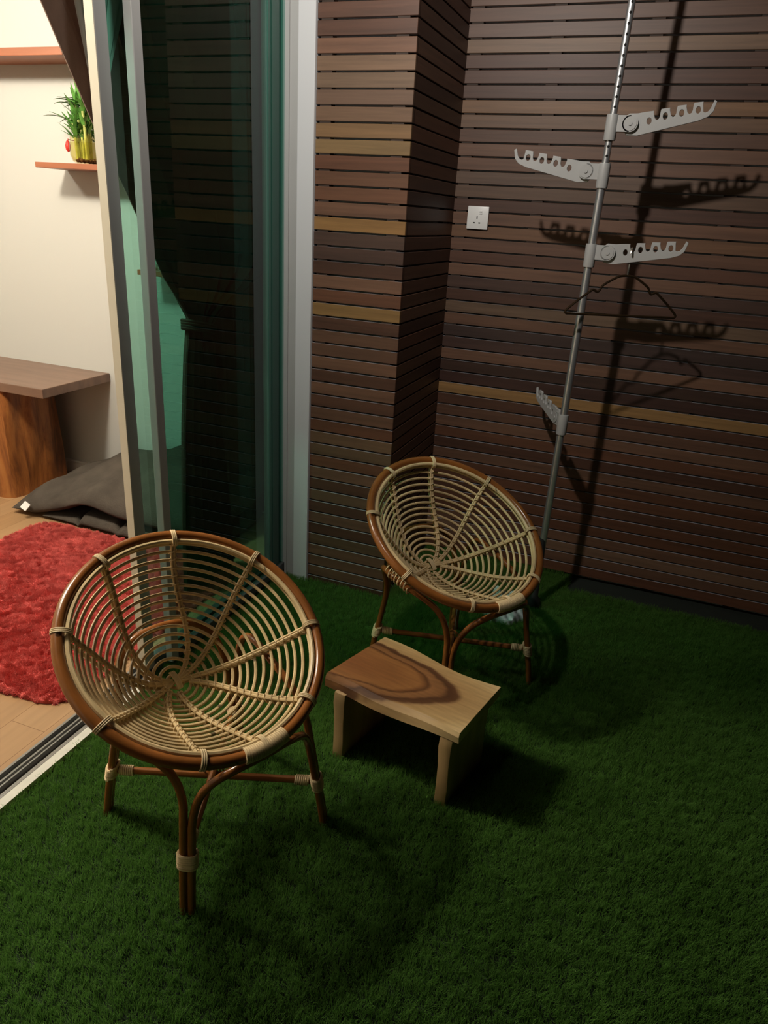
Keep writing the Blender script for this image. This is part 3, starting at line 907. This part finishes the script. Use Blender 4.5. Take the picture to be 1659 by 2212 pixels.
ring_m = [0.5 * (a + b) + np.array([0, -0.0035 if k <= NU else 0, 0.004]) for k, (a, b) in enumerate(zip(ring_t, ring_b))]
sm.add(ring_b + ring_m + ring_t, [(r * L + k, r * L + (k + 1) % L, (r + 1) * L + (k + 1) % L, (r + 1) * L + k) for r in (0, 1) for k in range(L)])
sm.build('seat', 'stool_top', st, weld=0.0006, sharp=20)
# two slab legs standing across the width, with uneven front edges
for (x, y), (xb_, yb_) in ((sl(-0.669, 1.597), sl(-0.617, 1.812)), (sl(-0.337, 1.541), sl(-0.290, 1.735))):
    prof_ = []
    for z, hw, dx in ((-0.014, 0.0165, 0.0), (0.05, 0.0175, 0.002), (0.12, 0.0165, 0.001), (0.18, 0.0190, -0.001), (0.216, 0.0185, 0.002)):
        prof_.append([(x + dx - hw, y - 0.018, z), (x + dx + hw, y - 0.018, z), (xb_ + hw * 0.95, yb_, z), (xb_ - hw * 0.95, yb_, z)])
    pr = np.array(prof_).reshape(-1, 3)
    Fm = [(4 * r + k, 4 * r + (k + 1) % 4, 4 * r + 4 + (k + 1) % 4, 4 * r + 4 + k) for r in range(4) for k in range(4)] + [(3, 2, 1, 0), (16, 17, 18, 19)]
    MB().add(pr, Fm).build('slab_leg', 'stool_leg', st, bevel=0.002)
(xa, ya), (xb, yb) = sl(-0.660, 1.635), sl(-0.332, 1.580)
d = np.array([xb - xa, yb - ya]); d /= np.linalg.norm(d); nrm = np.array([-d[1], d[0]]) * 0.011
a = np.array([xa, ya]) + d * 0.012; b = np.array([xb, yb]) - d * 0.012
cs = [a - nrm, b - nrm, b + nrm, a + nrm]
MB().add([(*c, 0.176) for c in cs] + [(*c, 0.217) for c in cs], [(0, 3, 2, 1), (4, 5, 6, 7), (0, 1, 5, 4), (1, 2, 6, 5), (2, 3, 7, 6), (3, 0, 4, 7)]).build('apron', 'stool_leg', st, smooth=False)

# ================================================================== CLOTHES POLE
cpole = empty('clothes_drying_pole', (-0.309, 2.75, 0))
tag(cpole, 'tall steel clothes drying pole with four grey hook arms in front of the slatted wall', 'drying rack')


def px(z):  # the pole leans a hair to the right going up
    return 0.0105 * z


MB().tube([(px(z), 0, z) for z in np.linspace(0.03, 1.66, 8)], 0.0140, 20).build('lower_tube', 'chrome', cpole)
up_t = MB().tube([(px(z), 0, z) for z in np.linspace(1.60, 2.72, 8)], 0.0118, 24).build('upper_tube', 'perforated', cpole)
tag(up_t, 'upper steel tube with a column of small dark adjusting holes')
MB().lathe([(0.028, -0.015), (0.030, -0.008), (0.028, 0.03), (0.0165, 0.045), (0.0165, 0.30), (0.0142, 0.31)], sides=24).build('foot', 'black', cpole)
MB().lathe([(0.016, 2.64), (0.03, 2.68), (0.033, 2.72)], (px(2.7), 0, 0), sides=24).build('ceiling_cap', 'grey_plastic', cpole)


def arm_outline():
    """hook arm along +x from the pivot: tapered plate, four J notches in the top edge, upturned tip"""
    o_ = [(-0.022, -0.016), (-0.012, -0.026), (0.02, -0.030), (0.10, -0.021), (0.20, -0.010), (0.228, -0.003), (0.242, 0.008), (0.250, 0.030), (0.2445, 0.033), (0.236, 0.016), (0.228, 0.008), (0.219, 0.006), (0.213, 0.009)]
    tops = [0.213, 0.165, 0.117, 0.069]
    ztop = lambda x: 0.016 + 0.055 * x
    for k, xc in enumerate(tops):
        zt = ztop(xc)
        o_ += [(xc - 0.002, zt + 0.0), (xc - 0.002, zt + 0.005), (xc - 0.026, zt + 0.0045)]
        if k < 3:
            xe = xc - 0.028
            o_ += [(xe, zt - 0.002), (xe - 0.001, zt - 0.012), (xe - 0.005, zt - 0.019), (xe - 0.012, zt - 0.021), (xe - 0.018, zt - 0.016)]
    o_ += [(0.02, 0.023), (-0.005, 0.025), (-0.020, 0.016)]
    holes = []
    for xc in (0.199, 0.151, 0.103, 0.055):
        zc = ztop(xc) - 0.012 if xc > 0.06 else 0.002
        holes.append([(xc + 0.0085 * math.cos(t), zc + 0.0095 * math.sin(t)) for t in np.linspace(0, 2 * PI, 16, endpoint=False)[::-1]])
    return o_, holes


AO, AH = arm_outline()
AO = [(x, z * 1.18) for x, z in AO]; AH = [[(x, z * 1.18) for x, z in h] for h in AH]


def bracket(zc, yaw, pitch):
    """collar on the pole > plate, hook arm (> rivet)"""
    col = MB().lathe([(0.0145, 0.038), (0.0185, 0.038), (0.0195, 0.034), (0.0195, -0.034), (0.0185, -0.038), (0.0145, -0.038)], sides=28, cap=False).build('collar', 'grey_plastic', cpole)
    col.location = (px(zc), 0, zc)
    col.rotation_euler = (0, 0, yaw)
    sgn = -1 if math.cos(yaw) > 0 else 1
    MB().box((0.012, -0.0085, -0.012), (0.058, 0.0085, 0.036)).tube([(0.058, -0.0085, 0.012), (0.058, 0.0085, 0.012)], 0.0245, 28).build('pivot_plate', 'grey_plastic', col)
    arm = outline_mesh('hook_arm', AO, AH, 0.0085, 0.0012, 'grey_plastic', col)
    arm.location = (0.060, (0.0065 if math.cos(yaw) > 0 else -0.0065), 0.012); arm.rotation_euler = (0, -pitch, 0)
    MB().tube([(0.058, sgn * 0.008, 0.012), (0.058, sgn * 0.0105, 0.012)], 0.0205, 28).tube([(0.058, sgn * 0.010, 0.012), (0.058, sgn * 0.0135, 0.012)], 0.0062, 16).build('rivet', 'grey_plastic', col)
    return col


bracket(1.780, math.radians(0), math.radians(7))
bracket(1.637, math.radians(182), math.radians(5))
bracket(1.386, math.radians(-2), math.radians(3))
bracket(0.782, math.radians(121), math.radians(5))

# hanger on the third arm
hg = empty('clothes_hanger', (-0.160, 2.7530, 1.330), math.radians(28))
tag(hg, 'thin dark brown wire clothes hanger hung on the second-lowest arm of the drying pole', 'hanger')
half = [(0, 0.0), (0.028, -0.004), (0.055, -0.018), (0.082, -0.036), (0.090, -0.050), (0.098, -0.058), (0.108, -0.054), (0.116, -0.052), (0.125, -0.058), (0.165, -0.090), (0.196, -0.118), (0.203, -0.128), (0.198, -0.134), (0.185, -0.134)]
loopr = smooth_path([(x, 0, z) for x, z in half], 4)
loopl = loopr * np.array([-1, 1, 1])
path = np.vstack([loopl[::-1], loopr[1:]])
MB().tube(path, 0.0042, 8).tube([(-0.187, 0, -0.134), (0, 0, -0.1345), (0.187, 0, -0.134)], 0.0042, 8).build('frame', 'hanger_metal', hg)
hook = smooth_path([(0, 0, -0.002), (0.0, 0, 0.020), (0.003, 0, 0.034), (0.010, 0, 0.052), (0.012, 0, 0.070), (0.006, 0, 0.084), (-0.006, 0, 0.089), (-0.018, 0, 0.082), (-0.022, 0, 0.072)], 6)
# the hook turns to face along the arm
cy, sy = math.cos(math.radians(-28 + 90)), math.sin(math.radians(-28 + 90))
hook = np.array([(x * cy, x * sy, z) for x, _, z in hook])
tag(MB().tube(hook, 0.0034, 8).build('hook', 'hook_metal', hg), 'bright wire hook')

# ================================================================== SOCKET
so = empty('wall_socket', (-0.800, YS, 1.4855))
tag(so, 'white square wall socket with three pin holes on the slatted wall', 'socket')
MB().box((-0.044, -0.010, -0.0435), (0.044, 0.0, 0.0435)).build('face_plate', 'white_plastic', so, bevel=0.003)
MB().box((0.006, -0.0125, 0.014), (0.018, -0.0095, 0.027)).build('switch', 'white_plastic', so, smooth=False, bevel=0.001)
MB().box((0.007, -0.0130, 0.0215), (0.017, -0.0122, 0.0228)).build('switch_mark', 'black', so, smooth=False)
for x, z, wx, wz in ((-0.002, 0.001, 0.0022, 0.0045), (-0.013, -0.019, 0.0038, 0.0022), (0.009, -0.019, 0.0038, 0.0022)):
    MB().box((x - wx, -0.0105, z - wz), (x + wx, -0.0095, z + wz)).build('pin_hole', 'black', so, smooth=False)

# ================================================================== CLOTH ON THE TURF
nu = 26
G = np.zeros((nu, nu, 3))
for i in range(nu):
    for j in range(nu):
        a, b = i / (nu - 1), j / (nu - 1)
        x = -0.075 + 0.15 * a; y = -0.085 + 0.17 * b
        env = max(0.0, (1 - (2 * a - 1) ** 4) * (1 - (2 * b - 1) ** 4))
        z = 0.012 + env * (0.045 + 0.022 * math.sin(9 * a + 5 * b) + 0.018 * math.sin(13 * b - 6 * a + 1) + 0.015 * math.sin(21 * a + 17 * b))
        G[i, j] = (x + 0.012 * math.sin(8 * b), y + 0.012 * math.sin(9 * a), z)
cm = MB().grid(G)
Gl = G.copy(); Gl[:, :, 2] = -0.008
cm.grid(Gl[:, ::-1])
rg = [(i, 0) for i in range(nu)] + [(nu - 1, j) for j in range(1, nu)] + [(i, nu - 1) for i in range(nu - 2, -1, -1)] + [(0, j) for j in range(nu - 2, 0, -1)]
cm.add([Gl[i, j] for i, j in rg] + [G[i, j] for i, j in rg], [(k, (k + 1) % len(rg), len(rg) + (k + 1) % len(rg), len(rg) + k) for k in range(len(rg))])
clo = cm.build('cleaning_cloth', 'cloth_white', weld=0.0005)
clo.location = (-0.415, 2.640, 0); clo.rotation_euler = (0, 0, 0.5)
tag(clo, 'crumpled pale grey cloth lying on the turf behind the rattan chair by the pillar', 'cloth')

# ================================================================== LIVING ROOM
# rug
rm = MB()
nX, nY = 44, 44
RX0, RX1, RY0, RY1, RC = -2.64, -1.532, 1.395, 2.47, 0.10
poly = []
for cxx, cyy, a0 in ((RX1 - RC, RY0 + RC, -90), (RX1 - RC, RY1 - RC, 0), (RX0 + RC, RY1 - RC, 90), (RX0 + RC, RY0 + RC, 180)):
    for k in range(9):
        a = math.radians(a0 + 90 * k / 8); poly.append((cxx + RC * math.cos(a), cyy + RC * math.sin(a)))
npz = len(poly)
cxr, cyr = (RX0 + RX1) / 2, (RY0 + RY1) / 2
rm.add([(x, y, 0.0005) for x, y in poly] + [(x, y, 0.012) for x, y in poly] + [(cxr, cyr, 0.012)],
       [(k, (k + 1) % npz, npz + (k + 1) % npz, npz + k) for k in range(npz)] + [(npz + k, npz + (k + 1) % npz, 2 * npz) for k in range(npz)])
rug = rm.build('rug', 'rug', smooth=False)
tag(rug, 'red shaggy rug with rounded corners on the wooden floor', 'rug')
rug.data.materials.append(MAT['rug'])
hair(rug, 14000, 26, 0.008, 2, 0.9, 0.7, 0.006, 5, rad_c=0.010, nrm_rand=0.6, lean=0.25)

# bench
be = empty('wooden_bench', (-3.3, 2.85, 0))
tag(be, 'brown wooden bench with a thick slab top on a rough log leg against the wall', 'bench')
MB().box((-1.2, -0.22, 0.567), (0.580, 0.247, 0.613)).build('top', 'bench_top', be, smooth=False, bevel=0.003)
NA, NZ = 64, 24
G = np.zeros((NA, NZ, 3))
for i in range(NA):
    a = 2 * PI * i / NA
    ca, sa = math.cos(a), math.sin(a)
    for j in range(NZ):
        z = 0.567 * j / (NZ - 1)
        e = 8.0
        r = 1.0 / (abs(ca) ** e + abs(sa) ** e) ** (1 / e)
        wob = 1 + 0.03 * math.sin(5 * a + 3 * z) + 0.02 * math.sin(11 * a - 7 * z) + 0.02 * math.sin(4 * z + 2 * a)
        G[i, j] = (0.045 + 0.275 * r * ca * wob, -0.03 + 0.20 * r * sa * wob, z)
lm_ = MB().grid(G, closed_u=True)
lm_.add([G[i, 0] for i in range(NA)], [tuple(range(NA))[::-1]]).add([G[i, -1] for i in range(NA)], [tuple(range(NA))])
lm_.build('leg', 'log', be, weld=0.0004)


# cushions
def cushion(name, x0, x1, y0, y1, zt, zbm, seed, nu=64, nv=40, rip=1.0):
    rs = np.random.default_rng(seed)
    G = np.zeros((nu, nv, 3)); Gb = np.zeros((nu, nv, 3))
    ph = rs.random(8) * 6.28
    for i in range(nu):
        for j in range(nv):
            a, b = i / (nu - 1), j / (nv - 1)
            ea = math.sin(PI / 2 * (2 * a - 1)); eb = math.sin(PI / 2 * (2 * b - 1))
            # rounded plan
            xx = (x0 + x1) / 2 + (x1 - x0) / 2 * ea * (1 - 0.05 * eb * eb)
            yy = (y0 + y1) / 2 + (y1 - y0) / 2 * eb * (1 - 0.06 * ea ** 4) + 0.012 * math.sin(7 * a + ph[0])
            env = max(0, 1 - abs(ea) ** 7) ** 0.5 * max(0, 1 - abs(eb) ** 7) ** 0.5
            top, bot = zt(xx, yy), zbm(xx, yy)
            mid = bot + (top - bot) * 0.35
            ripple = 0.010 * math.sin(16 * xx + 5 * yy + ph[1]) + 0.008 * math.sin(23 * yy - 9 * xx + ph[2]) + 0.006 * math.sin(31 * xx + ph[3])
            G[i, j] = (xx, yy, mid + (top - mid + rip * ripple) * env)
            Gb[i, j] = (xx, yy, mid - (mid - bot) * env)
    m = MB().grid(G).grid(Gb[:, ::-1])
    return m.build(name, 'cushion', weld=0.0008)


def up_top(x, y):
    t = min(1, max(0, (x + 2.90) / 0.60)); q = min(1, max(0, (y - 2.44) / 0.42))
    return 0.060 + 0.115 * t ** 0.75 + (0.035 + 0.105 * min(1.25, max(0, (x + 2.88) / 0.6))) * q ** 0.8


def up_bot(x, y):
    q = min(1, max(0, (y - 2.44) / 0.5))
    arch = 0.038 * math.exp(-((x + 2.38) / 0.11) ** 2) * (1 - q)
    t = min(1, max(0, (x + 2.74) / 0.28))
    return 0.003 + 0.082 * t + arch


def low_top(x, y):
    """two padded rolls with a sewn crease between them and another further in"""
    h = 0.054 if x < -2.455 else 0.083
    for xc in (-2.455, -2.215, -1.97):
        h -= 0.030 * math.exp(-((x - xc) / 0.016) ** 2)
    return h


lowc = cushion('floor_cushion', -2.70, -1.72, 2.480, 3.03, low_top, lambda x, y: 0.002, 4, nu=110, rip=0.35)
tag(lowc, 'flat grey quilted floor cushion lying underneath the tagged one, beside the red rug', 'cushion', 'grey floor cushions')
upc = cushion('floor_cushion', -2.885, -1.70, 2.47, 3.06, up_top, up_bot, 9)
tag(upc, 'large floppy grey floor cushion with a small white tag, on top by the bench', 'cushion', 'grey floor cushions')
tg_ = MB().box((-0.017, -0.002, -0.020), (0.017, 0.002, 0.018)).build('tag', 'white_plastic', upc, smooth=False)
tg_.location = (-2.742, 2.462, 0.070); tg_.rotation_euler = (math.radians(-35), math.radians(28), 0)
tag(tg_, 'small white fabric tag')

# wall shelves
s1 = MB().box((-2.874, 2.90, 1.588), (-2.10, 3.10, 1.612)).build('wall_shelf', 'shelf_wood', smooth=False, bevel=0.002)
tag(s1, 'reddish wooden wall shelf carrying the lucky bamboo vase', 'shelf', 'wooden wall shelves')
s2 = MB().box((-4.2, 2.90, 2.036), (-2.655, 3.10, 2.068)).build('wall_shelf', 'shelf_wood', smooth=False, bevel=0.002)
tag(s2, 'reddish wooden wall shelf highest on the wall, empty, behind the tied-back curtain', 'shelf', 'wooden wall shelves')
s3 = MB().box((-2.36, 2.93, 1.150), (-1.95, 3.10, 1.174)).build('wall_shelf', 'shelf_wood', smooth=False, bevel=0.002)
tag(s3, 'wall shelf seen only through the green glass door', 'shelf', 'wooden wall shelves')
pot = MB().lathe([(0.016, 0.0), (0.021, 0.01), (0.022, 0.03), (0.015, 0.043), (0.013, 0.05)], sides=24).build('jar', 'white_plastic')
pot.location = (-2.318, 3.0, 1.174)
tag(pot, 'tiny white jar on the shelf behind the green glass', 'jar')

# lucky bamboo
lb = empty('lucky_bamboo', (-2.643, 2.985, 1.612))
tag(lb, 'lucky bamboo plant in a round glass vase on the wall shelf', 'plant')
MB().lathe([(0.040, 0.0), (0.062, 0.012), (0.072, 0.035), (0.074, 0.07), (0.070, 0.095), (0.066, 0.118), (0.0635, 0.118), (0.0675, 0.095), (0.0715, 0.07), (0.0695, 0.036), (0.060, 0.015), (0.038, 0.004)], sides=40, cap=False).add([(0.040 * math.cos(t), 0.040 * math.sin(t), 0.0) for t in np.linspace(0, 2 * PI, 40, endpoint=False)], [tuple(range(40))[::-1]]).build('vase', 'vase_glass', lb)
MB().lathe([(0.058, 0.016), (0.068, 0.036), (0.070, 0.07), (0.0665, 0.09)], sides=32).build('water', 'water', lb)
gm = MB()
for k in range(60):
    r = 0.048 * math.sqrt(rng.random()); a = rng.random() * 6.28; s_ = 0.006 + 0.004 * rng.random()
    bmv = [(math.cos(t) * s_ * q, math.sin(t) * s_ * q, zz * s_) for q, zz in ((0.3, -0.9), (1, 0), (0.3, 0.9)) for t in np.linspace(0, 6.28, 6, endpoint=False)]
    c = np.array([r * math.cos(a), r * math.sin(a), 0.012 + 0.008 * rng.random()])
    gm.add([np.array(q) + c for q in bmv], [(i * 6 + j, i * 6 + (j + 1) % 6, i * 6 + 6 + (j + 1) % 6, i * 6 + 6 + j) for i in range(2) for j in range(6)] + [tuple(range(12, 18))])
pe = gm.build('pebbles', 'gravel', lb); pe['kind'] = 'stuff'


def leaf(m, base, d, length, width, droop):
    d = np.array(d, float); d /= np.linalg.norm(d)
    sd = np.cross(d, [0, 0, 1]); sd /= np.linalg.norm(sd) + 1e-9
    V = []
    ns = 7
    for i in range(ns):
        t = i / (ns - 1)
        c = base + d * length * t + np.array([0, 0, -droop * t * t])
        wv = width * math.sin(PI * (0.08 + 0.92 * t) ** 0.8) + 0.0004
        V += [c - sd * wv, c + np.array([0, 0, -wv * 0.35]), c + sd * wv]
    F_ = []
    for i in range(ns - 1):
        for k in (0, 1):
            F_.append((3 * i + k, 3 * i + k + 1, 3 * i + k + 4, 3 * i + k + 3))
    # thin but solid: a second skin just below
    Vb = [q - np.array([0, 0, 0.0006]) for q in V]
    n0 = len(V)
    F_ += [tuple(n0 + q for q in f[::-1]) for f in F_]
    m.add(V + Vb, F_)


for k in range(11):
    a = 2 * PI * k / 11 + 0.3; r = 0.022 + 0.022 * (k % 2)
    h = (0.15 + 0.06 * rng.random()) if k % 3 else 0.25
    bx, by = r * math.cos(a), r * math.sin(a)
    pth = [(bx, by, 0.02), (bx * 1.05, by * 1.05, h * 0.6), (bx * 1.1 - 0.004, by * 1.1, h)]
    zz = np.linspace(0, 1, 14)
    pts = smooth_path(pth, 7)
    rad = [0.0062 + (0.0014 if i % 4 == 0 else 0) for i in range(len(pts))]
    stk = MB().tube(pts, rad, 8).build('stalk', 'stalk', lb)
    lmx = MB()
    nl = 15
    for q in range(nl):
        t = 0.50 + 0.50 * q / nl
        base = np.array(pts[int(t * (len(pts) - 1))])
        aa = q * 2.4 + k
        dirv = np.array([math.cos(aa) * 0.8 - 0.15, math.sin(aa) * 0.6, 0.5 + 1.0 * rng.random()])
        leaf(lmx, base, dirv, 0.055 + 0.045 * rng.random(), 0.0088, 0.035 * rng.random())
    if k % 3 == 0 or k in (4, 5):
        for q in range(2):
            leaf(lmx, np.array(pts[-1 - q]), (-1.0, -0.25 + 0.2 * q, 0.35 + 0.25 * rng.random()), 0.11 + 0.06 * rng.random(), 0.0105, 0.02 + 0.035 * rng.random())
        for q in range(6):
            aa = q * 1.7 + k
            leaf(lmx, np.array(pts[-1]), (0.35 * math.cos(aa), 0.3 * math.sin(aa), 1.0), 0.075 + 0.03 * rng.random(), 0.0075, 0.01)
    lmx.build('leaves', 'leaf', stk)
rb = MB().lathe([(0.002, -0.026), (0.010, -0.018), (0.0125, 0.0), (0.008, 0.016), (0.002, 0.024)], (-0.079, -0.028, 0.075), 14).tube([(-0.076 * math.cos(t) * 1.0, -0.076 * math.sin(t), 0.10) for t in np.linspace(-0.3, 1.0, 10)], 0.0018, 6)
tag(rb.build('ribbon', 'red_cloth', lb), 'small red charm on the side of the vase')

# curtain tied back behind the glass
def curtain_sheet(name, m, left, rightf, zs, xc, amp, waves, nu=70, phase=0.0, thick=0.003):
    G = []
    for i in range(nu + 1):
        t = i / nu
        row = []
        for z in zs:
            l, r_ = left(z), rightf(z)
            width = r_ - l
            am = amp * min(1.0, 0.35 + width / 0.8) * (0.25 + 0.75 * min(1.0, 6 * t, 6 * (1 - t)))
            row.append((xc + am * math.sin(2 * PI * waves * t + phase + 0.6 * math.sin(2 * z)) + 0.3 * am * math.sin(2 * PI * waves * 2.3 * t + z), l + width * t, z))
        G.append(row)
    G = np.array(G)
    m_ = MB().grid(G).grid((G + np.array([-thick, 0, 0]))[:, ::-1])
    return m_.build(name, m, weld=0.0)


LEFT = np.array([(0.02, 2.145), (0.30, 2.155), (0.70, 2.19), (0.95, 2.225), (1.043, 2.245), (1.09, 2.255), (1.24, 2.118), (1.465, 1.985), (1.652, 1.855), (1.923, 1.700), (2.20, 1.54), (2.45, 1.42)])
RIGHT = np.array([(0.02, 2.52), (0.5, 2.47), (0.9, 2.41), (1.043, 2.385), (1.10, 2.46), (1.17, 2.66), (1.25, 2.88), (1.36, 2.99), (2.45, 3.02)])
zs = np.concatenate([np.linspace(0.02, 1.0, 22), np.linspace(1.02, 1.30, 16), np.linspace(1.34, 2.45, 24)])
cu = curtain_sheet('curtain', 'curtain', lambda z: float(np.interp(z, LEFT[:, 0], LEFT[:, 1])), lambda z: float(np.interp(z, RIGHT[:, 0], RIGHT[:, 1])), zs, -1.605, 0.038, 8)
tag(cu, 'dark brown curtain tied back behind the green glass door', 'curtain')
tp = []
for t in np.linspace(0, 2 * PI, 40, endpoint=False):
    tp.append((-1.603 + 0.046 * math.cos(t), 2.315 + 0.082 * math.sin(t), 1.055 - 0.02 * math.sin(t)))
tbm = MB()
for dz in (-0.014, -0.005, 0.005, 0.014):
    tbm.tube([(x, y, z + dz) for x, y, z in tp], 0.006, 6, True)
tbm.build('tieback', 'curtain', cu)
cu2 = curtain_sheet('curtain', 'curtain', lambda z: 2.56 + 0.02 * math.sin(3 * z), lambda z: 3.06, np.linspace(0.02, 2.45, 30), -1.77, 0.020, 7, phase=1.0)
tag(cu2, 'dark curtain hanging straight in the corner behind the tied-back one', 'curtain')
sh = curtain_sheet('sheer_curtain', 'sheer', lambda z: float(np.interp(z, [1.60, 1.70, 1.80, 1.94, 2.45], [1.80, 1.786, 1.772, 1.744, 1.63])), lambda z: float(np.interp(z, [1.55, 1.8, 1.95, 2.45], [1.80, 1.86, 1.93, 2.2])), np.linspace(1.55, 2.45, 24), -1.54, 0.008, 4, nu=40)
tag(sh, 'sliver of white sheer curtain between the brown curtain and the door frame', 'curtain')
rd = MB().tube([(-1.58, 0.9, 2.46), (-1.58, 3.08, 2.46)], 0.012, 12).build('curtain_rod', 'alu')
tag(rd, 'slim curtain rod above the glass door holding the brown curtain', 'curtain rod')
